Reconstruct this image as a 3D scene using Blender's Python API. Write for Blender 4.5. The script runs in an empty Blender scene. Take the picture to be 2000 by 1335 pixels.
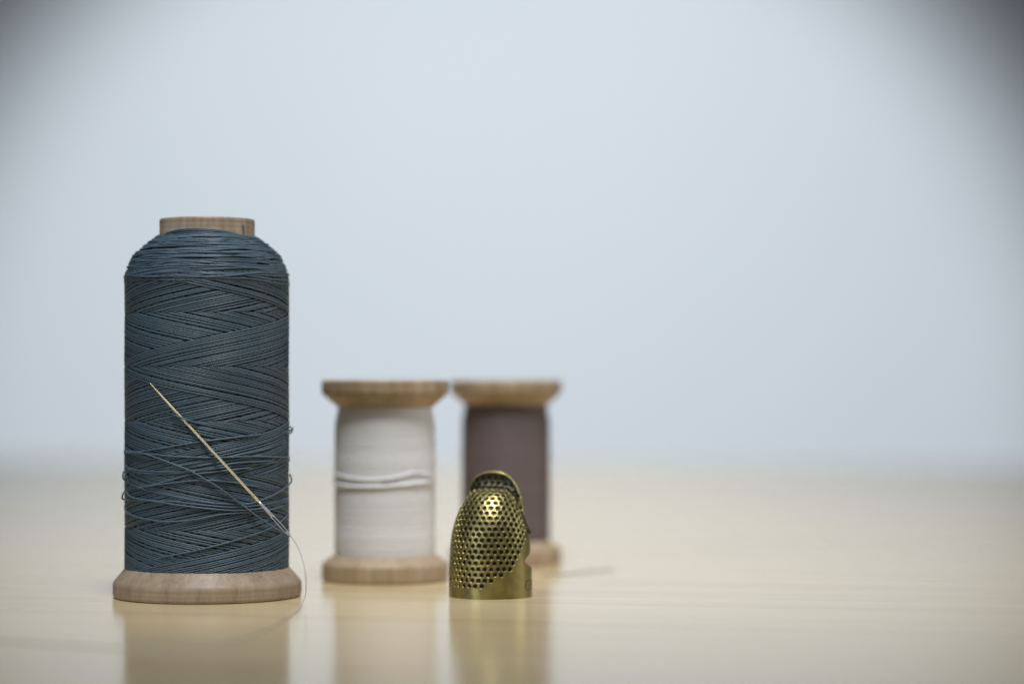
import bpy, math, random
import numpy as np
from math import sin, cos, pi, radians, sqrt, exp, tanh

rng = np.random.default_rng(7)
random.seed(7)
scene = bpy.context.scene
COL = scene.collection
MM = 0.001

# ------------------------------------------------------------------ camera
F = 85.0 / 36.0 * 2000.0       # focal length in photo pixels
D = 0.472                      # camera to object plane (m)
H = 0.0422                     # lens height above the table (m)
HZ = 741.0                     # horizon row in the photo
cam_d = bpy.data.cameras.new("camera")
cam = bpy.data.objects.new("camera", cam_d)
COL.objects.link(cam)
cam_d.lens = 85.0
cam_d.sensor_width = 36.0
cam.location = (0, -D, H)
cam.rotation_euler = (pi / 2, 0, 0)
cam_d.shift_y = (HZ - 667.5) / 2000.0
cam_d.clip_start = 0.01
cam_d.clip_end = 50.0
cam_d.dof.use_dof = True
cam_d.dof.focus_distance = D - 0.0145
cam_d.dof.aperture_fstop = 6.2
scene.camera = cam

# ------------------------------------------------------------------ world, lamps, exposure
world = bpy.data.worlds.new("World")
scene.world = world
world.use_nodes = True
wn = world.node_tree.nodes
wl = world.node_tree.links
bg = wn["Background"]
tc = wn.new("ShaderNodeTexCoord")
sp = wn.new("ShaderNodeSeparateXYZ")
wl.new(tc.outputs["Generated"], sp.inputs[0])
rmp = wn.new("ShaderNodeValToRGB")          # room behind the camera: dim below, paler above
mr = wn.new("ShaderNodeMapRange")
mr.inputs["From Min"].default_value = -0.6
mr.inputs["From Max"].default_value = 0.9
wl.new(sp.outputs["Z"], mr.inputs["Value"])
wl.new(mr.outputs[0], rmp.inputs[0])
e = rmp.color_ramp.elements
e[0].position = 0.0; e[0].color = (0.16, 0.14, 0.12, 1)
e[1].position = 1.0; e[1].color = (0.50, 0.58, 0.68, 1)
x = e.new(0.45); x.color = (0.21, 0.24, 0.27, 1)
wl.new(rmp.outputs[0], bg.inputs[0])
bg.inputs[1].default_value = 0.27


def lamp_area(name, loc, aim, power, sx, sy, color):
    d = bpy.data.lights.new(name, 'AREA')
    d.shape = 'RECTANGLE'; d.size = sx; d.size_y = sy
    d.energy = power; d.color = color
    o = bpy.data.objects.new(name, d); COL.objects.link(o)
    o.location = loc
    from mathutils import Vector
    o.rotation_euler = (Vector(aim) - Vector(loc)).to_track_quat('-Z', 'Y').to_euler()
    return o


def lamp_spot(name, loc, aim, power, angle, blend, color, radius=0.05):
    d = bpy.data.lights.new(name, 'SPOT')
    d.energy = power; d.color = color; d.spot_size = radians(angle); d.spot_blend = blend
    d.shadow_soft_size = radius
    o = bpy.data.objects.new(name, d); COL.objects.link(o)
    o.location = loc
    from mathutils import Vector
    o.rotation_euler = (Vector(aim) - Vector(loc)).to_track_quat('-Z', 'Y').to_euler()
    return o


WALL_Y = 2.45
strip = lamp_area("added_overhead_strip", (0.0, 0.27, 0.84), (0, 0.12, 0), 1.55, 0.10, 1.3, (0.95, 0.97, 1.0))
strip.rotation_euler = (radians(23), 0, 0)
strip.data.spread = radians(38)  # unseen strip added overhead, beam narrowed so the table darkens at its sides
lamp_area("left_window_lamp", (-0.58, -0.62, 0.26), (-0.03, 0, 0.035), 1.65, 0.15, 0.30, (0.80, 0.90, 1.0))
lamp_area("right_window_lamp", (0.80, 0.10, 0.36), (0, 0, 0.03), 1.8, 0.4, 0.5, (0.97, 0.97, 1.0))
lamp_area("ceiling_lamp", (0.05, -0.36, 0.42), (0, 0, 0.02), 0.10, 0.035, 0.035, (1.0, 0.97, 0.9))
lamp_spot("added_wall_spot", (-0.02, 0.75, 0.46), (-0.02, WALL_Y, 0.02), 105.0, 50, 0.36, (0.965, 0.98, 0.965), 0.10)  # unseen spot added behind the objects; its cone edge dims the wall corners

scene.view_settings.view_transform = 'Standard'
scene.view_settings.look = 'None'
scene.view_settings.exposure = 0.0
scene.view_settings.gamma = 1.0
scene.view_settings.use_curve_mapping = False
scene.cycles.max_bounces = 8
scene.cycles.caustics_reflective = False
scene.cycles.caustics_refractive = False
scene.cycles.sample_clamp_indirect = 4.0
scene.cycles.use_denoising = True


# ------------------------------------------------------------------ helpers
def world_pt(px, py, d):
    return np.array([(px - 1000.0) / F * d, d - D, H - (py - HZ) / F * d])


def mesh_obj(name, verts, faces, mats, parent=None, smooth=True, mat_idx=None, tint=None):
    me = bpy.data.meshes.new(name)
    v = np.asarray(verts, dtype=np.float64)
    me.from_pydata([tuple(p) for p in v], [], faces if isinstance(faces, list) else faces.tolist())
    for m in (mats if isinstance(mats, (list, tuple)) else [mats]):
        me.materials.append(m)
    n = len(me.polygons)
    if smooth:
        me.polygons.foreach_set("use_smooth", np.ones(n, dtype=bool))
    if mat_idx is not None:
        me.polygons.foreach_set("material_index", np.asarray(mat_idx, dtype=np.int32))
    if tint is not None:
        a = me.attributes.new("tint", 'FLOAT', 'POINT')
        a.data.foreach_set("value", np.asarray(tint, dtype=np.float32))
    me.update()
    o = bpy.data.objects.new(name, me)
    COL.objects.link(o)
    if parent is not None:
        o.parent = parent
    return o


def thing(name, label, cat, loc, group=None):
    o = bpy.data.objects.new(name, None)
    o.empty_display_size = 0.01
    COL.objects.link(o)
    o.location = loc
    o['label'] = label
    o['category'] = cat
    if group:
        o['group'] = group
    return o


def fillet(pts, rad, n=5):
    """round the inner corners of a polyline"""
    pts = [np.array(p, float) for p in pts]
    out = [pts[0]]
    for i in range(1, len(pts) - 1):
        a, b, c = pts[i - 1], pts[i], pts[i + 1]
        r = rad[i] if isinstance(rad, (list, tuple)) else rad
        la, lc = np.linalg.norm(a - b), np.linalg.norm(c - b)
        k = min(r, 0.45 * la, 0.45 * lc)
        p, q = b + (a - b) / la * k, b + (c - b) / lc * k
        for j in range(n + 1):
            t = j / n
            out.append((1 - t) ** 2 * p + 2 * t * (1 - t) * b + t * t * q)
    out.append(pts[-1])
    return np.array(out)


def lathe(profile, seg=128, closed=False, wob=None):
    """profile (r, z) -> verts, faces; outward normals for a profile running bottom to top outside"""
    n = len(profile)
    th = np.linspace(0, 2 * pi, seg, endpoint=False)
    r = profile[:, 0][None, :]
    z = profile[:, 1][None, :]
    T = th[:, None]
    rr = np.broadcast_to(r if wob is None else r + wob(T, z), (seg, n))
    V = np.stack([rr * np.cos(T), rr * np.sin(T), np.broadcast_to(z, rr.shape)], -1).reshape(-1, 3)
    f = []
    m = n if closed else n - 1
    for i in range(seg):
        k = (i + 1) % seg
        for j in range(m):
            l = (j + 1) % n
            f.append((i * n + j, k * n + j, k * n + l, i * n + l))
    return V, f


class Tubes:
    """many tubes collected into one mesh"""
    def __init__(self, sides=6):
        self.s = sides; self.V = []; self.Fc = []; self.T = []; self.n = 0

    def add(self, P, rad, tint=0.5, caps=True):
        P = np.asarray(P, float)
        n = len(P)
        t = np.gradient(P, axis=0)
        t /= np.linalg.norm(t, axis=1)[:, None] + 1e-12
        N = np.zeros_like(P)
        ref = np.array([0, 0, 1.0]) if abs(t[0][2]) < 0.9 else np.array([1.0, 0, 0])
        v = ref - t[0] * ref.dot(t[0]); v /= np.linalg.norm(v)
        for i in range(n):
            v = v - t[i] * v.dot(t[i]); v /= np.linalg.norm(v) + 1e-12
            N[i] = v
        B = np.cross(t, N)
        a = np.linspace(0, 2 * pi, self.s, endpoint=False)
        rad = np.broadcast_to(np.asarray(rad, float), (n,))
        ring = (P[:, None, :] + rad[:, None, None] * (np.cos(a)[None, :, None] * N[:, None, :] + np.sin(a)[None, :, None] * B[:, None, :]))
        self.V.append(ring.reshape(-1, 3))
        s = self.s
        i = np.arange(n - 1)[:, None]; j = np.arange(s)[None, :]
        j2 = (j + 1) % s
        q = np.stack([i * s + j, i * s + j2, (i + 1) * s + j2, (i + 1) * s + j], -1).reshape(-1, 4) + self.n
        self.Fc.extend(q.tolist())
        if caps:
            self.Fc.append([self.n + k for k in range(s)][::-1])
            self.Fc.append([self.n + (n - 1) * s + k for k in range(s)])
        self.T.append(np.full(n * s, tint))
        self.n += n * s

    def build(self, name, mat, parent=None):
        return mesh_obj(name, np.concatenate(self.V), self.Fc, mat, parent, tint=np.concatenate(self.T))


def spline(pts, n):
    """Catmull-Rom through points, n samples per span"""
    p = np.asarray(pts, float)
    q = np.vstack([2 * p[0] - p[1], p, 2 * p[-1] - p[-2]])
    out = []
    for i in range(1, len(q) - 2):
        t = np.linspace(0, 1, n, endpoint=False)[:, None]
        a, b, c, d = q[i - 1], q[i], q[i + 1], q[i + 2]
        out.append(0.5 * (2 * b + (c - a) * t + (2 * a - 5 * b + 4 * c - d) * t ** 2 + (3 * b - a - 3 * c + d) * t ** 3))
    out.append(p[-1:])
    return np.concatenate(out)


# ------------------------------------------------------------------ materials
def new_mat(name):
    m = bpy.data.materials.new(name)
    m.use_nodes = True
    return m, m.node_tree.nodes, m.node_tree.links, m.node_tree.nodes["Principled BSDF"]


def nd(nodes, typ, **kw):
    n = nodes.new(typ)
    for k, v in kw.items():
        if k in n.inputs:
            n.inputs[k].default_value = v
        else:
            setattr(n, k, v)
    return n


def ramp(nodes, stops):
    r = nodes.new("ShaderNodeValToRGB")
    el = r.color_ramp.elements
    while len(el) < len(stops):
        el.new(0.5)
    for i, (p, c) in enumerate(stops):
        el[i].position = p
        el[i].color = (*c, 1)
    return r


def wood_mat(name, dark, mid, light, gscale=1.0, rough=0.5):
    m, n, l, b = new_mat(name)
    tc = nd(n, "ShaderNodeTexCoord")
    mp = nd(n, "ShaderNodeMapping")
    mp.inputs["Scale"].default_value = (260 * gscale, 260 * gscale, 22 * gscale)
    l.new(tc.outputs["Object"], mp.inputs[0])
    n1 = nd(n, "ShaderNodeTexNoise", Scale=1.0, Detail=6.0, Roughness=0.6, Distortion=0.4)
    l.new(mp.outputs[0], n1.inputs[0])
    mp2 = nd(n, "ShaderNodeMapping")
    mp2.inputs["Scale"].default_value = (1400 * gscale, 1400 * gscale, 160 * gscale)
    l.new(tc.outputs["Object"], mp2.inputs[0])
    n2 = nd(n, "ShaderNodeTexNoise", Scale=1.0, Detail=4.0, Roughness=0.65)
    l.new(mp2.outputs[0], n2.inputs[0])
    r = ramp(n, [(0.28, dark), (0.5, mid), (0.72, light)])
    l.new(n1.outputs[0], r.inputs[0])
    r2 = ramp(n, [(0.3, (0.72, 0.68, 0.64)), (0.55, (1, 1, 1)), (0.8, (1.12, 1.12, 1.12))])
    l.new(n2.outputs[0], r2.inputs[0])
    mx = nd(n, "ShaderNodeMix", data_type='RGBA', blend_type='MULTIPLY')
    mx.inputs[0].default_value = 0.8
    l.new(r.outputs[0], mx.inputs[6]); l.new(r2.outputs[0], mx.inputs[7])
    # worn, greyish patches
    n3 = nd(n, "ShaderNodeTexNoise", Scale=190.0, Detail=5.0, Roughness=0.7)
    l.new(tc.outputs["Object"], n3.inputs[0])
    r3 = ramp(n, [(0.52, (0, 0, 0)), (0.7, (1, 1, 1))])
    l.new(n3.outputs[0], r3.inputs[0])
    mul = nd(n, "ShaderNodeMath", operation='MULTIPLY'); mul.inputs[1].default_value = 0.45
    l.new(r3.outputs[0], mul.inputs[0])
    mx2 = nd(n, "ShaderNodeMix", data_type='RGBA')
    l.new(mul.outputs[0], mx2.inputs[0])
    l.new(mx.outputs[2], mx2.inputs[6])
    mx2.inputs[7].default_value = (light[0] * 0.9, light[1] * 0.95, light[2] * 1.15, 1)
    l.new(mx2.outputs[2], b.inputs["Base Color"])
    b.inputs["Roughness"].default_value = rough
    b.inputs["Specular IOR Level"].default_value = 0.4
    bp = nd(n, "ShaderNodeBump", Strength=0.35, Distance=0.00015)
    wv = nd(n, "ShaderNodeTexWave", wave_type='BANDS', bands_direction='Z', Scale=330.0, Distortion=1.2, Detail=2.0)
    l.new(tc.outputs["Object"], wv.inputs[0])
    hs = nd(n, "ShaderNodeMath", operation='MULTIPLY_ADD')
    hs.inputs[1].default_value = 0.35
    l.new(wv.outputs[1], hs.inputs[0]); l.new(n2.outputs[0], hs.inputs[2])
    l.new(hs.outputs[0], bp.inputs["Height"])
    l.new(bp.outputs[0], b.inputs["Normal"])
    return m


def thread_mat(name, base, var=0.25, rough=0.45, spec=0.5, fine=0.0, sheen=0.0):
    m, n, l, b = new_mat(name)
    at = nd(n, "ShaderNodeAttribute", attribute_name="tint")
    tc = nd(n, "ShaderNodeTexCoord")
    no = nd(n, "ShaderNodeTexNoise", Scale=900.0, Detail=3.0)
    l.new(tc.outputs["Object"], no.inputs[0])
    ad = nd(n, "ShaderNodeMath", operation='ADD')
    l.new(at.outputs["Fac"], ad.inputs[0]); l.new(no.outputs[0], ad.inputs[1])
    r = ramp(n, [(0.0, tuple(c * (1 - var) for c in base)), (1.0, tuple(c * (1 + var) for c in base))])
    mr = nd(n, "ShaderNodeMapRange"); mr.inputs["From Max"].default_value = 2.0
    l.new(ad.outputs[0], mr.inputs[0])
    l.new(mr.outputs[0], r.inputs[0])
    l.new(r.outputs[0], b.inputs["Base Color"])
    b.inputs["Roughness"].default_value = rough
    b.inputs["Specular IOR Level"].default_value = spec
    b.inputs["Sheen Weight"].default_value = sheen
    if fine:
        mp = nd(n, "ShaderNodeMapping"); mp.inputs["Scale"].default_value = (0.03, 0.03, 1)
        l.new(tc.outputs["Object"], mp.inputs[0])
        wv = nd(n, "ShaderNodeTexWave", wave_type='BANDS', bands_direction='Z', Scale=fine, Distortion=0.6, Detail=2.0)
        l.new(mp.outputs[0], wv.inputs[0])
        bp = nd(n, "ShaderNodeBump", Strength=0.6, Distance=0.0001)
        l.new(wv.outputs[1], bp.inputs["Height"])
        l.new(bp.outputs[0], b.inputs["Normal"])
    return m


M_BEECH = wood_mat("beech_wood", (0.215, 0.155, 0.102), (0.285, 0.215, 0.147), (0.345, 0.27, 0.195))
M_MAPLE = wood_mat("maple_wood", (0.27, 0.19, 0.115), (0.35, 0.262, 0.165), (0.415, 0.325, 0.215))
M_SLATE = thread_mat("slate_thread", (0.058, 0.092, 0.120), 0.35, 0.48, 0.45)
M_WHITE = thread_mat("white_thread", (0.68, 0.685, 0.695), 0.05, 0.5, 0.4, fine=900.0)
M_TAUPE = thread_mat("taupe_thread", (0.125, 0.096, 0.096), 0.1, 0.6, 0.3, fine=900.0)
M_TAIL = thread_mat("grey_thread", (0.25, 0.27, 0.28), 0.15, 0.5, 0.4)


def table_mat():
    m, n, l, b = new_mat("varnished_wood")
    tc = nd(n, "ShaderNodeTexCoord")
    # long grain running along the local x axis of the table
    mp = nd(n, "ShaderNodeMapping"); mp.inputs["Scale"].default_value = (1.6, 42, 10)
    l.new(tc.outputs["Object"], mp.inputs[0])
    n1 = nd(n, "ShaderNodeTexNoise", Scale=1.0, Detail=7.0, Roughness=0.62, Distortion=0.6)
    l.new(mp.outputs[0], n1.inputs[0])
    r1 = ramp(n, [(0.25, (0.50, 0.375, 0.205)), (0.5, (0.585, 0.462, 0.268)), (0.75, (0.635, 0.515, 0.31))])
    l.new(n1.outputs[0], r1.inputs[0])
    mp2 = nd(n, "ShaderNodeMapping"); mp2.inputs["Scale"].default_value = (7, 520, 10)
    l.new(tc.outputs["Object"], mp2.inputs[0])
    n2 = nd(n, "ShaderNodeTexNoise", Scale=1.0, Detail=4.0, Roughness=0.6)
    l.new(mp2.outputs[0], n2.inputs[0])
    r2 = ramp(n, [(0.30, (0.62, 0.52, 0.45)), (0.46, (1, 1, 1)), (0.8, (1.06, 1.05, 1.02))])
    l.new(n2.outputs[0], r2.inputs[0])
    mx = nd(n, "ShaderNodeMix", data_type='RGBA', blend_type='MULTIPLY'); mx.inputs[0].default_value = 0.6
    mp3 = nd(n, "ShaderNodeMapping"); mp3.inputs["Scale"].default_value = (4, 30, 10)
    l.new(tc.outputs["Object"], mp3.inputs[0])
    n3 = nd(n, "ShaderNodeTexNoise", Scale=1.0, Detail=2.0)
    l.new(mp3.outputs[0], n3.inputs[0])
    mr3 = nd(n, "ShaderNodeMapRange"); mr3.inputs["From Min"].default_value = 0.45; mr3.inputs["From Max"].default_value = 0.68
    mr3.inputs["To Min"].default_value = 0.15; mr3.inputs["To Max"].default_value = 1.0
    l.new(n3.outputs[0], mr3.inputs["Value"]); l.new(mr3.outputs[0], mx.inputs[0])
    l.new(r1.outputs[0], mx.inputs[6]); l.new(r2.outputs[0], mx.inputs[7])
    l.new(mx.outputs[2], b.inputs["Base Color"])
    mr4 = nd(n, "ShaderNodeMapRange"); mr4.inputs["To Min"].default_value = 0.12; mr4.inputs["To Max"].default_value = 0.23
    l.new(n1.outputs[0], mr4.inputs["Value"]); l.new(mr4.outputs[0], b.inputs["Roughness"])
    b.inputs["IOR"].default_value = 1.6
    bp = nd(n, "ShaderNodeBump", Strength=0.05, Distance=0.0003)
    l.new(n2.outputs[0], bp.inputs["Height"])
    l.new(bp.outputs[0], b.inputs["Normal"])
    return m


def wall_mat():
    m, n, l, b = new_mat("painted_wall")
    tc = nd(n, "ShaderNodeTexCoord")
    no = nd(n, "ShaderNodeTexNoise", Scale=1.3, Detail=3.0)
    l.new(tc.outputs["Object"], no.inputs[0])
    r = ramp(n, [(0.3, (0.66, 0.72, 0.79)), (0.7, (0.71, 0.76, 0.84))])
    l.new(no.outputs[0], r.inputs[0])
    l.new(r.outputs[0], b.inputs["Base Color"])
    b.inputs["Roughness"].default_value = 0.9
    return m


def brass_mat(name, base, patina, amount, rough):
    m, n, l, b = new_mat(name)
    tc = nd(n, "ShaderNodeTexCoord")
    no = nd(n, "ShaderNodeTexNoise", Scale=260.0, Detail=6.0, Roughness=0.65)
    l.new(tc.outputs["Object"], no.inputs[0])
    r = ramp(n, [(0.35, patina), (0.35 + amount, base)])
    l.new(no.outputs[0], r.inputs[0])
    l.new(r.outputs[0], b.inputs["Base Color"])
    b.inputs["Metallic"].default_value = 1.0
    n2 = nd(n, "ShaderNodeTexNoise", Scale=700.0, Detail=3.0)
    l.new(tc.outputs["Object"], n2.inputs[0])
    mr = nd(n, "ShaderNodeMapRange"); mr.inputs["To Min"].default_value = rough - 0.08; mr.inputs["To Max"].default_value = rough + 0.14
    l.new(n2.outputs[0], mr.inputs[0])
    l.new(mr.outputs[0], b.inputs["Roughness"])
    bp = nd(n, "ShaderNodeBump", Strength=0.15, Distance=0.00008)
    l.new(no.outputs[0], bp.inputs["Height"])
    l.new(bp.outputs[0], b.inputs["Normal"])
    return m


M_BRASS = brass_mat("antique_brass", (0.41, 0.345, 0.135), (0.20, 0.175, 0.075), 0.32, 0.35)
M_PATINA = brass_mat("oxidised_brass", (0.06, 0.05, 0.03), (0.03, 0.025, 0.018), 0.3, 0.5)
M_TARNISH_SHADE = brass_mat("shaded_tarnished_brass", (0.075, 0.07, 0.045), (0.03, 0.03, 0.022), 0.3, 0.42)
M_NEEDLE, _n, _l, _b = new_mat("gilt_steel")
_b.inputs["Base Color"].default_value = (0.86, 0.78, 0.52, 1)
_b.inputs["Metallic"].default_value = 1.0
_b.inputs["Roughness"].default_value = 0.36
M_STEEL = brass_mat("plain_steel", (0.52, 0.54, 0.54), (0.45, 0.46, 0.46), 0.3, 0.4)

# ------------------------------------------------------------------ setting: table and wall
TW, TY0, TY1, TH = 1.1, -0.95, 0.0, 0.03
v = []
edge = 0.004
bm_pts = fillet([(TY0, -TH), (TY0, 0), (TY1, 0), (TY1, -TH)], 0.004)
prof = np.array(bm_pts)
nP = len(prof)
V = [(-TW, p[0], p[1]) for p in prof] + [(TW, p[0], p[1]) for p in prof]
Fc = [(i, i + nP, i + 1 + nP, i + 1) for i in range(nP - 1)] + [(nP - 1, 2 * nP - 1, nP, 0)]
Fc += [list(range(nP)), list(range(2 * nP - 1, nP - 1, -1))]
table = mesh_obj("table", V, Fc, table_mat(), smooth=False)
table.location = (0, 1.24 - D, 0)
table.rotation_euler = (0, 0, radians(-13.5))
# extend towards (and past) the camera
table['kind'] = 'structure'
table['label'] = 'glossy pale varnished wooden tabletop under the spools'

wx, wz0, wz1 = 2.6, -1.0, 2.2
wall = mesh_obj("wall", [(-wx, 0, wz0), (wx, 0, wz0), (wx, 0, wz1), (-wx, 0, wz1),
                         (-wx, 0.1, wz0), (wx, 0.1, wz0), (wx, 0.1, wz1), (-wx, 0.1, wz1)],
                [(0, 1, 2, 3), (5, 4, 7, 6), (1, 5, 6, 2), (4, 0, 3, 7), (3, 2, 6, 7), (4, 5, 1, 0)], wall_mat(), smooth=False)
wall.location = (0, WALL_Y, 0)
wall['kind'] = 'structure'
wall['label'] = 'plain pale blue grey wall far behind the table'

# ------------------------------------------------------------------ big spool of slate thread
AX = (404.5 - 1000) / F * D        # axis x
R0 = 15.55 * MM
big = thing("thread_spool", "tall wooden spool full of dark slate blue thread, needle tucked into it", "thread spool", (AX, 0, 0))
# wooden base flange
prof = fillet([(3.2, 0), (17.9, 0), (18.3, 0.5), (18.3, 2.9), (15.7, 5.9), (8.0, 5.9)], [0, .3, .3, .5, .5, 0]) * MM
V, Fc = lathe(prof, 160, wob=lambda T, z: 0.00005 * np.sin(3 * T + 1) + 0.00004 * np.sin(7 * T) * np.ones_like(z))
mesh_obj("base_flange", V, Fc, M_BEECH, big)
# wooden barrel: collar showing on top, with its bore
prof = fillet([(9.0, 5.0), (9.15, 60), (9.2, 73.2), (9.0, 73.45), (4.0, 73.45), (3.4, 72.7), (3.4, 0.4)], [0, 0, .15, .15, .4, .3, 0]) * MM
V, Fc = lathe(prof, 128, wob=lambda T, z: (0.00006 * np.sin(2 * T + 0.5) + 0.00004 * np.sin(9 * T)) * np.ones_like(z))
mesh_obj("barrel", V, Fc, M_BEECH, big)

# winding: core + cross-wound helices in both hands + shoulder turns
SH = spline([(15.75, 60.5), (15.75, 61.7), (15.3, 63.2), (14.1, 65.8), (12.0, 67.9), (9.15, 69.9)], 12)   # shoulder profile (r, z)
sh_len = np.concatenate([[0], np.cumsum(np.linalg.norm(np.diff(SH, axis=0), axis=1))])


def shoulder(s):
    return np.interp(s, sh_len, SH[:, 0]), np.interp(s, sh_len, SH[:, 1])


W = Tubes(6)
PITCH = 20.6
Z0 = 49.8
NST = 58
TR = 0.157          # thread radius mm
segs = 110
zlo, zhi = 5.7, 64.0


def body_r(z):
    """radius of the wound package at height z (mm)"""
    r = np.full_like(z, 15.58)
    k = z > 60.5
    if k.any():
        r[k] = np.interp(z[k], SH[:, 1], SH[:, 0]) - 0.15
    return r


for fam in (1, -1):
    jit = rng.normal(0, 0.26, NST)
    for n in range(NST):
        ph = 2 * pi * (n + 0.5 + jit[n] * (1.0 if n % 3 else 1.6)) / NST
        if fam == 1:      # u = theta - a = ph  -> theta = ph + a
            a0, a1 = 2 * pi * (zlo - Z0) / PITCH, 2 * pi * (zhi - Z0) / PITCH
        a = np.linspace(2 * pi * (zlo - Z0) / PITCH, 2 * pi * (zhi - Z0) / PITCH, int(segs * (zhi - zlo) / PITCH))
        z = Z0 + a * PITCH / (2 * pi)
        if fam == 1:
            th = ph + a
            other = np.mod(th + a + pi, 2 * pi)
        else:
            th = ph - a - pi
            other = np.mod(th - a, 2 * pi)
        mine = np.mod(ph, 2 * pi)
        lift = 0.16 * (1 - mine / (2 * pi)) + 0.13 * np.tanh((other - mine) / 0.12)
        wv = 0.05 * np.sin(th * 2.3 + n * 1.7) + 0.03 * np.sin(th * 5.1 + n)
        z = z + wv * 0.6
        r = body_r(z) + lift
        phi = th - pi / 2     # theta 0 faces the camera (-y)
        P = np.stack([r * np.cos(phi), r * np.sin(phi), z], -1) * MM
        W.add(P, TR * MM * rng.uniform(0.9, 1.06), rng.uniform(0, 1))
# near-horizontal turns over the shoulder
for k in range(96):
    s0 = rng.uniform(0.2, sh_len[-1]) if k > 46 else 0.2 + (sh_len[-1] - 0.3) * k / 46
    amp = rng.uniform(0.2, 1.25) * (0.6 if s0 > sh_len[-1] - 1.5 else 1)
    f0 = rng.uniform(0, 2 * pi)
    slope = rng.uniform(-0.5, 0.5)
    th = np.linspace(0, 2 * pi, 130)
    s = s0 + amp * np.sin(th + f0) + 0.22 * np.sin(3 * th + f0 * 2) + 0.10 * np.sin(7 * th + f0 * 5) + slope * (th / pi - 1) * 0.5
    s = np.clip(s, 0.0, sh_len[-1] + 0.1)
    r, z = shoulder(s)
    lf = rng.uniform(-0.05, 0.40) + 0.10 * np.sin(4 * th + k)
    r = r + lf * 0.75; z = z + lf * 0.55
    phi = th + rng.uniform(0, 2 * pi)
    W.add(np.stack([r * np.cos(phi), r * np.sin(phi), z], -1) * MM, TR * MM, rng.uniform(0, 1))
# turns climbing the collar a little at the front
for k in range(6):
    th = np.linspace(-pi, pi, 120)
    z = 68.7 + 0.16 * k + rng.uniform(0, .12) + 0.05 * np.sin(5 * th + k) + (0.7 + 0.16 * k) * np.exp(-((th - 0.1 + 0.04 * k) / 0.9) ** 2)
    r = 9.36 + 0.22 * ((5 - k) / 3.0) + 0.04 * np.sin(4 * th + 2 * k)
    phi = th - pi / 2
    W.add(np.stack([r * np.cos(phi), r * np.sin(phi), z], -1) * MM, TR * MM, rng.uniform(0, 1))
# flat turns beside the base flange
for k in range(9):
    th = np.linspace(0, 2 * pi, 110)
    z = 6.0 + 0.3 * k + rng.uniform(0.1, 0.5) * np.sin(th + rng.uniform(0, 6))
    z = np.maximum(z, 6.02)
    r = 15.62 + rng.uniform(0, 0.12)
    W.add(np.stack([r * np.cos(th), r * np.sin(th), z], -1) * MM, TR * MM, rng.uniform(0, 1))
# solid core just below the threads
prof = np.array([(9.0, 5.9), (15.12, 5.9), (15.12, 60.5)] + [(a - 0.34, b - 0.24) for a, b in SH[2:]]) * MM
cv, cf = lathe(prof, 128)
W.V.append(cv); W.Fc.extend([[i + W.n for i in f] for f in cf]); W.T.append(np.zeros(len(cv))); W.n += len(cv)
W.build("thread_winding", M_SLATE, big)


def on_body(px, py, lift):
    """photo position on the front of the winding -> local point (m); lift in mm"""
    r = R0 + lift * MM
    d = D
    for _ in range(6):
        x = (px - 1000) / F * d - AX
        s = max(-1, min(1, x / r))
        d = D - r * sqrt(1 - s * s)
    z = H - (py - HZ) / F * d
    if abs(x) > r:
        return np.array([x, 0.0, z])
    return np.array([x, -r * sqrt(1 - s * s), z])


def on_collar(px, py):
    """thread end running down the wooden collar"""
    x_ = (px - 404.5) / 10.0 * 0.975
    return np.array([x_, -sqrt(9.28 ** 2 - min(x_, 9.2) ** 2), (1163 - py) / 10.0 * 0.985 + 0.3]) * MM


def loose(P, rad, tint):
    t_ = Tubes(7)
    t_.add(P, rad, tint)
    t_.build("loose_strand", M_SLATE, big)


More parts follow.
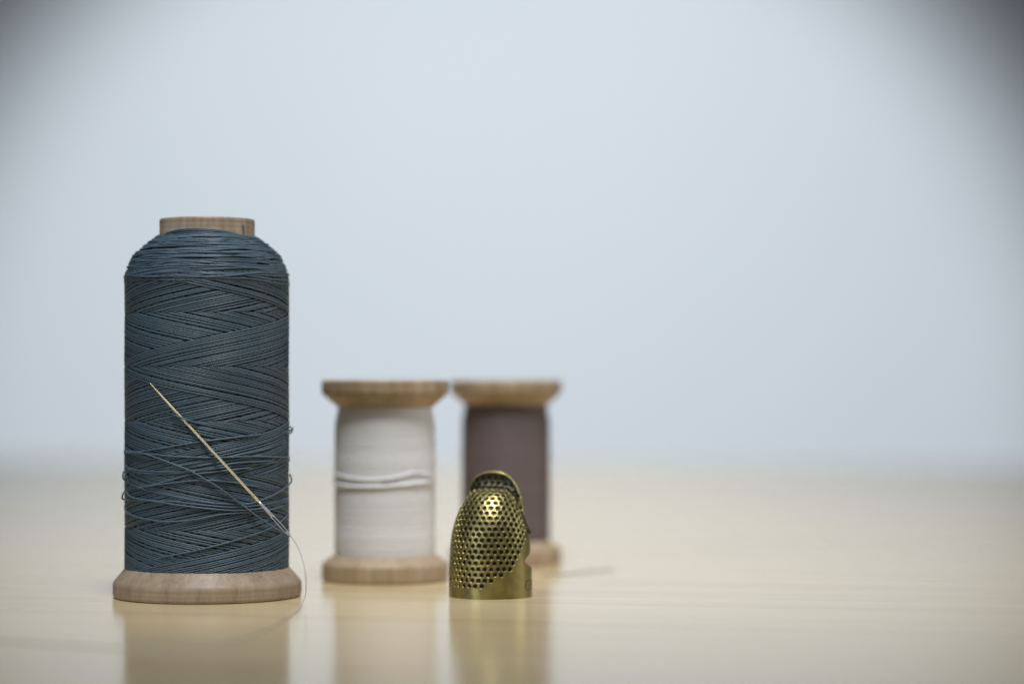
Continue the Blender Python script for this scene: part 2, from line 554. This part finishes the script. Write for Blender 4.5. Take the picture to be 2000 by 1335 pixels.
strands = [
    # (px, py, lift)
    [(572, 836, .9), (558, 843, .5), (500, 849, .5), (440, 856, .5), (380, 864, .5), (310, 876, .5), (262, 883, .6), (243, 881, 1.0)],
    [(243, 884, .9), (290, 886, .6), (345, 891, .6), (420, 893, .7), (490, 891, .6), (540, 892, .6), (565, 893, .9)],
    [(243, 880, .8), (275, 884, .7), (310, 895, .7), (350, 910, .8), (380, 923, .9), (405, 938, .9), (430, 953, .9), (470, 983, .9), (500, 1006, 1.0), (530, 1026, 1.5), (552, 1039, 2.2), (566, 1047, 3.0)],
    [(565, 898, .8), (520, 900, .6), (470, 903, .6), (430, 909, .5), (380, 918, .5), (320, 921, .5), (270, 918, .6), (245, 911, .8)],
    [(244, 906, .8), (258, 918, .6), (290, 924, .5), (350, 923, .5), (400, 917, .5), (450, 911, .5), (520, 904, .5), (562, 899, .6)],
    [(252, 941, .4), (243, 921, 1.0), (240, 928, 1.5), (243, 936, .8), (262, 947, .4), (280, 954, .4), (330, 966, .4), (400, 980, .5), (460, 984, .5), (520, 980, .5), (563, 971, .7)],
    [(245, 953, .6), (285, 949, .5), (330, 938, .5), (370, 927, .5), (420, 921, .5), (480, 914, .5), (560, 908, .4)],
    [(245, 957, .6), (290, 949, .6), (340, 942, .6), (400, 937, .7), (450, 941, .6), (500, 949, .5), (560, 957, .3)],
    [(252, 966, .3), (244, 960, .9), (239, 968, 1.6), (243, 975, 1.0), (280, 977, .6), (340, 979, .6), (400, 986, .6), (460, 990, .6), (520, 984, .6), (562, 974, .8)],
    [(248, 964, .7), (262, 972, .7), (300, 978, .7), (350, 986, .7), (410, 993, .7), (460, 996, .7), (510, 992, .7), (561, 978, .8)],
    [(244, 988, .8), (246, 998, .9), (262, 1007, .6), (290, 1014, .6), (330, 1018, .6), (380, 1014, .6), (430, 1004, .6), (480, 1000, .6), (530, 994, .6), (562, 984, .7)],
    [(566, 925, 1.0), (569, 938, 1.3), (562, 948, .8), (545, 960, .7), (525, 970, .7), (507, 977, .7), (480, 985, .5), (440, 992, .3)],
    [(563, 1004, .7), (540, 1024, .6), (500, 1042, .5), (440, 1060, .5), (380, 1075, .5), (320, 1087, .5), (255, 1103, .4)],
    [(560, 862, .5), (520, 876, .4), (460, 889, .4), (400, 900, .4), (330, 913, .4), (252, 930, .3)],
    [(562, 878, .5), (510, 888, .4), (450, 899, .4), (380, 911, .4), (300, 928, .3), (250, 938, .3)],
]
for st in strands:
    P = spline([on_body(*p) for p in st], 12)
    loose(P, 0.17 * MM, rng.uniform(0.5, 1.0))
# small loop poking out at the right edge
P = spline([on_body(556, 846, .3), on_body(568, 845, .6), on_body(571, 837, .9), on_body(566, 833, .6), on_body(556, 834, .3)], 10)
loose(P, 0.15 * MM, 0.8)
# strand that holds the needle down
P = spline([on_body(p, q, f) for p, q, f in [(316, 802, .1), (332, 807, .5), (345, 812, 1.0), (356, 816, 1.25), (368, 820, 1.0), (384, 825, .5), (410, 831, .1)]], 10)
loose(P, 0.18 * MM, 0.55)
P = spline([on_collar(483, 434), on_collar(483.5, 445), on_collar(484, 456), on_collar(486, 464), on_collar(490, 472)], 8)
loose(P, 0.19 * MM, 0.9)

# ------------------------------------------------------------------ needle
def needle_pt(px, py):
    x = (px - 404.5) / 10.0
    y = -16.25 - 0.09 * (x + 2.0)
    d = D + y * MM
    return world_pt(px, py, d)


tip = needle_pt(292, 747)
eye_end = needle_pt(568, 1047)
axis = (eye_end - tip)
L = np.linalg.norm(axis)
axis = axis / L
needle = thing("sewing_needle", "slim gilt sewing needle slanting across the dark thread of the tall spool", "needle", tuple(tip))
side = np.cross(axis, [0, -1.0, 0]); side /= np.linalg.norm(side)
nrm = np.cross(side, axis)


def flat_tube(ts, hw, hd, off):
    """elliptical section swept along the needle"""
    V = []; Fc = []
    s = 14
    for t, w, d_, o_ in zip(ts, hw, hd, off):
        for k in range(s):
            a = 2 * pi * k / s
            V.append(axis * t + side * (w * cos(a) + o_) + nrm * (d_ * sin(a)))
    for i in range(len(ts) - 1):
        for k in range(s):
            k2 = (k + 1) % s
            Fc.append([i * s + k, i * s + k2, (i + 1) * s + k2, (i + 1) * s + k])
    Fc.append(list(range(s))[::-1]); Fc.append([(len(ts) - 1) * s + k for k in range(s)])
    return V, Fc


Ls = L * 0.775
ts = np.concatenate([np.linspace(0, 0.18, 14), np.linspace(0.22, 1, 14)]) * Ls
hw = 0.27 * MM * np.minimum(1, (ts / Ls / 0.22 + 0.02)) ** 0.6
V, Fc = flat_tube(ts, hw, hw, np.zeros_like(ts))
mesh_obj("shaft", V, Fc, M_NEEDLE, needle)
# eye: solid neck, two cheeks round a slot, rounded end
EV, EF = [], []


def add_e(vf):
    b = len(EV)
    EV.extend(vf[0]); EF.extend([[i + b for i in f] for f in vf[1]])


t0 = np.linspace(Ls - 0.2 * MM, L * 0.87, 6)
add_e(flat_tube(t0, np.linspace(0.26, 0.34, 6) * MM, np.linspace(0.255, 0.2, 6) * MM, np.zeros(6)))
t1 = np.linspace(L * 0.865, L * 0.975, 10)
arch = np.sin(np.linspace(0, pi, 10)) * 0.06
for sgn in (-1, 1):
    add_e(flat_tube(t1, np.full(10, 0.11) * MM, np.full(10, 0.18) * MM, sgn * (0.22 + arch) * MM))
t2 = np.linspace(L * 0.97, L, 7)
add_e(flat_tube(t2, 0.33 * MM * np.sqrt(np.clip(1 - ((np.linspace(0, 1, 7)) ** 2), 0.01, 1)), np.full(7, 0.17) * MM, np.zeros(7)))
mesh_obj("eye", EV, EF, M_STEEL, needle)

# thread from the spool through the eye and away over the table
pts = []
for px, py, d_ in [(560, 1041, 0.4548), (566, 1045, 0.4535), (570, 1049, 0.4525), (581, 1066, 0.449), (590, 1090, 0.446), (596, 1116, 0.444), (598, 1142, 0.446),
                   (595, 1166, 0.450)]:
    pts.append(world_pt(px, py, d_))
for px, py in [(580, 1192), (538, 1220), (475, 1247), (405, 1264), (330, 1269), (235, 1265), (110, 1257), (0, 1250), (-140, 1242)]:
    d_ = (H - 0.0002) * F / (py - HZ)
    pts.append(world_pt(px, py, d_))
T = Tubes(8)
org = pts[0].copy()
P = spline([p - org for p in pts], 14)
T.add(P, 0.075 * MM, 0.5)
tail = T.build("needle_thread", M_TAIL)
tail.location = tuple(org)
tail['label'] = 'loose grey thread running from the needle eye down onto the table in front'
tail['category'] = 'thread'


# ------------------------------------------------------------------ small spools
def small_spool(label, mat, loc, sc, rotz, strands, zr=1.0):
    t = thing("thread_spool", label, "thread spool", loc)
    t.rotation_euler = (0, 0, rotz)
    hgt = 42.15
    S = np.array([sc, zr]) * MM
    prof = fillet([(3.0, 0), (12.9, 0), (13.3, 0.4), (13.3, 3.7), (10.5, 5.5), (7, 5.5)], [0, .3, .3, .7, .4, 0]) * S
    V, Fc = lathe(prof, 128); mesh_obj("bottom_flange", V, Fc, M_MAPLE, t)
    prof = fillet([(7, hgt - 5.8), (9.9, hgt - 5.8), (13.35, hgt - 2.9), (13.35, hgt - .35), (13.0, hgt), (3.9, hgt), (3.3, hgt - .6), (3.3, hgt - 6)], [0, .4, .6, .3, .3, .3, .2, 0]) * S
    V, Fc = lathe(prof, 128); mesh_obj("top_flange", V, Fc, M_MAPLE, t)
    prof = np.array([(7.4, 5.0), (7.4, hgt - 5.0), (3.3, hgt - 5.0), (3.3, 0.3)]) * S
    V, Fc = lathe(prof, 64); mesh_obj("barrel", V, Fc, M_MAPLE, t)
    zz = np.linspace(5.45, hgt - 5.75, 420)
    u = (zz - zz[0]) / (zz[-1] - zz[0])
    rr = 10.62 - 0.75 * np.clip((u - 0.80) / 0.20, 0, 1) ** 1.8 - 0.15 * np.clip((0.06 - u) / 0.06, 0, 1)
    rr = rr + 0.05 * np.sin(zz * 2 * pi / 0.9) * 0.4 + 0.03 * np.sin(u * 23) + 0.02 * np.sin(u * 51 + 1) + rng.normal(0, 0.009, len(zz))
    V, Fc = lathe(np.stack([rr, zz], -1) * S, 128)
    mesh_obj("thread_winding", V, Fc, mat, t, tint=np.full(len(V), 0.5))
    if strands:
        for st, tr in strands:
            TT = Tubes(7)
            P = []
            for deg, z in st:
                a = radians(deg - 90) - rotz
                P.append(((10.72 * sc) * cos(a), (10.72 * sc) * sin(a), z * zr))
            TT.add(spline(np.array(P) * MM, 10), tr * MM, 0.8)
            TT.build("loose_strand", mat, t)
    return t


p = world_pt(752, 1132, 0.5100)
st1 = [(-120, 22.6), (-90, 22.5), (-60, 22.2), (-30, 21.6), (0, 21.6), (18, 22.1), (38, 22.8), (60, 22.3), (80, 21.3), (100, 21.0), (130, 21)]
st2 = [(-125, 21), (-90, 20.8), (-60, 20.3), (-30, 20.0), (0, 20.1), (30, 20.5), (55, 20.9), (80, 21.0), (110, 21.4), (130, 21.5)]
st3 = [(-125, 15.2), (-90, 15.4), (-50, 15.9), (-20, 16.0), (0, 15.9)]
small_spool("small wooden spool of white thread standing beside the tall slate blue spool", M_WHITE,
            (p[0], p[1], 0), 1.0, 0.6, [(st1, 0.29), (st2, 0.36)])
p = world_pt(988, 1100, 0.5550)
small_spool("small wooden spool of brown thread standing behind the brass thimble", M_TAUPE,
            (p[0], p[1], 0), 0.955, 2.1, [([(-110, 20), (-60, 20.2), (0, 20.8), (60, 21), (110, 21)], 0.2)])

# thread end lying on the table beside the brown spool
pts = []
for px, py in [(1060, 1120), (1092, 1121), (1120, 1118), (1150, 1115), (1180, 1112), (1197, 1109)]:
    pts.append(world_pt(px, py, (H - 0.00025) * F / (py - HZ)))
org = pts[1].copy()
T = Tubes(7)
T.add(spline([q - org for q in pts], 10), 0.11 * MM, 0.9)
o = T.build("thread_end", M_TAUPE)
o.location = tuple(org)
o['label'] = 'short brown thread end lying on the table right of the thimble'
o['category'] = 'thread'

# ------------------------------------------------------------------ thimble
def build_thimble():
    PS_MAX = 95.0
    #       a    b    c     z     side z
    rows = [(8.10, 8.10, 0.0, 0.0, 0.0),
            (8.08, 8.08, 0.0, 3.5, 3.5),
            (8.02, 8.02, 0.0, 7.0, 6.6),
            (7.80, 7.80, 0.1, 11.0, 9.3),
            (7.20, 7.00, 0.2, 14.6, 11.0),
            (6.30, 5.70, 0.5, 17.7, 12.2),
            (5.40, 4.00, 0.7, 19.8, 12.8),
            (4.75, 2.30, 1.0, 20.9, 13.3),
            (4.60, 0.70, 1.2, 21.0, 13.9),
            (4.85, -0.20, 1.5, 21.8, 14.5),
            (5.10, -0.35, 1.7, 23.1, 15.0),
            (5.25, -0.10, 1.8, 24.1, 15.3)]
    nu, ns = 470, 430
    t = np.linspace(-1, 1, nu)

    def edge_deg(z):
        # end of the wrap (degrees) against side height: lower band, notch, tab, then the open nail slot
        zs = [0, 4.6, 5.6, 6.3, 7.0, 7.7, 8.5, 9.2, 12.2, 13.0, 14.0, 16]
        es = [103, 101, 95, 78, 68, 72, 86, 95, 97, 91, 79, 74]
        return np.interp(z, zs, es)
    R = np.zeros((len(rows), nu, 3))
    for i, (a, b, c, z, zs) in enumerate(rows):
        ed = float(edge_deg(zs))
        # densified later; store with psi = t * 95 first, extra wrap is added after interpolation
        q = np.abs(t)
        psi = np.radians(t * PS_MAX)
        sd = [8.1, 8.08, 8.02, 7.85, 7.7, 7.5, 7.25, 6.9, 6.5, 6.2, 6.05, 6.0][i]
        ae = a + (sd - a) * q ** 4
        be = np.full(nu, b)
        R[i, :, 0] = ae * np.sin(psi)
        R[i, :, 1] = c - be * np.cos(psi)
        R[i, :, 2] = z + (zs - z) * q ** [4, 4, 4, 4, 4, 4.0, 4.0, 4.0, 3.8, 3.2, 2.7, 2.45][i]
    # resample along the rows by arc length of the middle column
    nsd = 40
    K = np.concatenate([2 * R[:1] - R[1:2], R, 2 * R[-1:] - R[-2:-1]])
    out = []
    for i in range(1, len(K) - 2):
        for u in np.linspace(0, 1, nsd, endpoint=False):
            A, B, C, E = K[i - 1], K[i], K[i + 1], K[i + 2]
            out.append(0.5 * (2 * B + (C - A) * u + (2 * A - 5 * B + 4 * C - E) * u * u + (3 * B - A - 3 * C + E) * u ** 3))
    out.append(R[-1])
    Sf = np.array(out)                         # dense rows
    mid = Sf[:, nu // 2]
    al = np.concatenate([[0], np.cumsum(np.linalg.norm(np.diff(mid, axis=0), axis=1))])
    s = np.linspace(0, al[-1], ns)
    idx = np.interp(s, al, np.arange(len(al)))
    i0 = np.clip(idx.astype(int), 0, len(al) - 2)
    fr = (idx - i0)[:, None, None]
    G = Sf[i0] * (1 - fr) + Sf[i0 + 1] * fr    # ns x nu x 3
    # extra wrap towards the back: rotate the outer columns round the axis
    zside = G[:, -1, 2]
    extra = np.radians(edge_deg(zside) - PS_MAX)
    w = np.clip((np.abs(t) - 0.35) / 0.65, 0, 1) ** 1.5
    ex = np.where(t[None, :] > 0, extra[:, None], radians(14.0) * np.ones_like(extra)[:, None])
    ang = np.sign(t)[None, :] * w[None, :] * ex
    X, Y = G[..., 0].copy(), G[..., 1].copy()
    G[..., 0] = X * np.cos(ang) - Y * np.sin(ang)
    G[..., 1] = X * np.sin(ang) + Y * np.cos(ang)
    du = np.gradient(G, axis=1); dv = np.gradient(G, axis=0)
    N = np.cross(du, dv); N /= np.linalg.norm(N, axis=-1)[..., None] + 1e-12   # outward
    # dimples in staggered rows
    centres = []
    row_sp, col_sp = 1.10, 1.27
    k = 0
    sv = 2.55
    while sv < al[-1] - 0.45:
        ri = int(round(sv / al[-1] * (ns - 1)))
        row = G[ri]
        arc = np.concatenate([[0], np.cumsum(np.linalg.norm(np.diff(row, axis=0), axis=1))])
        arc -= arc[nu // 2]
        zc = row[nu // 2, 2]
        lo = -12.0
        hi = np.interp(sv, [2.5, 3.6, 4.7, 6.5, 9.5, 12.5, 17, 30], [0.8, 2.9, 5.0, 6.7, 8.6, 9.6, 10.2, 10.4])
        off = (k % 2) * 0.5 * col_sp
        for m_ in range(-14, 15):
            av = m_ * col_sp + off
            if av < max(lo, arc[0] + 1.2) or av > min(hi, arc[-1] - 0.75):
                continue
            ci = np.interp(av, arc, np.arange(nu))
            j = int(round(ci))
            if row[j, 2] < 2.0:
                continue
            c = row[j] + rng.normal(0, 0.025, 3)
            # squeezed side rows: keep a minimum distance
            if any(np.linalg.norm(c - q) < 0.93 for q, _ in centres):
                continue
            centres.append((c, rng.uniform(0.40, 0.47)))
        sv += row_sp; k += 1
    disp = np.zeros((ns, nu)); pit = np.zeros((ns, nu)); rim_ = np.zeros((ns, nu))
    for c, rd in centres:
        d2 = np.linalg.norm(G - c, axis=-1)
        near = d2 < 0.8
        x_ = np.clip((rd + 0.03 - d2[near]) / 0.13, 0, 1)
        x_ = x_ * x_ * (3 - 2 * x_)
        disp[near] = np.minimum(disp[near], -0.36 * x_ + 0.0)
        e_ = np.exp(-((d2[near] - rd - 0.06) / 0.07) ** 2) * 0.025
        rim_[near] = np.maximum(rim_[near], e_)
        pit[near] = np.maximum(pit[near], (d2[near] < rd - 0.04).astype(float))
    outer = G + N * (disp + np.where(disp < -0.02, 0, rim_))[..., None]
    inner = G - N * 0.5
    inner[0, :, 2] = 0.0
    outer[0, :, 2] = 0.0
    nv = ns * nu
    V = np.concatenate([outer.reshape(-1, 3), inner.reshape(-1, 3)]) * MM
    ii = np.arange(ns - 1)[:, None]; jj = np.arange(nu - 1)[None, :]
    q = np.stack([ii * nu + jj, ii * nu + jj + 1, (ii + 1) * nu + jj + 1, (ii + 1) * nu + jj], -1).reshape(-1, 4)
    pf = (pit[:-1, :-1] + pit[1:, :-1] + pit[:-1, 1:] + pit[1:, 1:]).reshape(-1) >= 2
    f = q.tolist() + (q[:, ::-1] + nv).tolist()
    sm = s[:-1]
    tarn_shade = (sm > al[-1] - 4.3) & (sm < al[-1] - 0.25)          # hollow behind the crest: tarnish, with its shade put into the colour
    tf = (tarn_shade[:, None] & (np.abs(t[:-1]) < 0.80)[None, :]).reshape(-1)
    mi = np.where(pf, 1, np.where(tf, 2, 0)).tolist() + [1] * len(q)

    def strip(ids, flip):
        for a, b in zip(ids[:-1], ids[1:]):
            fc = [a, a + nv, b + nv, b]
            f.append(fc[::-1] if flip else fc); mi.append(0)
    strip([j for j in range(nu)], False)
    strip([(ns - 1) * nu + j for j in range(nu)], True)
    strip([i * nu for i in range(ns)], True)
    strip([i * nu + nu - 1 for i in range(ns)], False)
    lip = (0.5 * (outer[-1] + inner[-1])) * MM
    return V, f, mi, lip, G, N, t


th = thing("thimble", "small dimpled antique brass thimble standing in front of the brown spool", "thimble", ((958 - 1000) / F * D, 0.0, 0))
th.rotation_euler = (0, 0, radians(-12))
V, f, mi, lip, G, N, tt = build_thimble()
mesh_obj("body", V, f, [M_BRASS, M_PATINA, M_TARNISH_SHADE], th, mat_idx=mi)
T = Tubes(10)
T.add(lip[6:-6], 0.20 * MM, 0.5)
T.build("rim", M_BRASS, th)

# engraved letters near the open edge
def surf(psi_deg, z):
    r = 8.12
    a = radians(psi_deg - 90)
    return np.array([r * cos(a), r * sin(a), z]) * MM


T = Tubes(6)
zb, zt, pa, pb = 1.55, 3.35, 70.0, 84.5
for st in ([(pb, zt - .05), (pa + 2.5, zt), (pa + .6, zt - .35), (pa, zt - 0.7), (pa, zb + 0.6), (pa + .6, zb + .25), (pa + 2.5, zb), (pb - 1, zb + .05)],
           [(pb + 7.5, zt), (pb + 7.5, zb + .4), (pb + 7.8, zb), (pb + 14.0, zb)]):
    T.add(spline([surf(*q) for q in st], 6), 0.075 * MM, 0.5)
T.build("engraved_letters", M_PATINA, th)
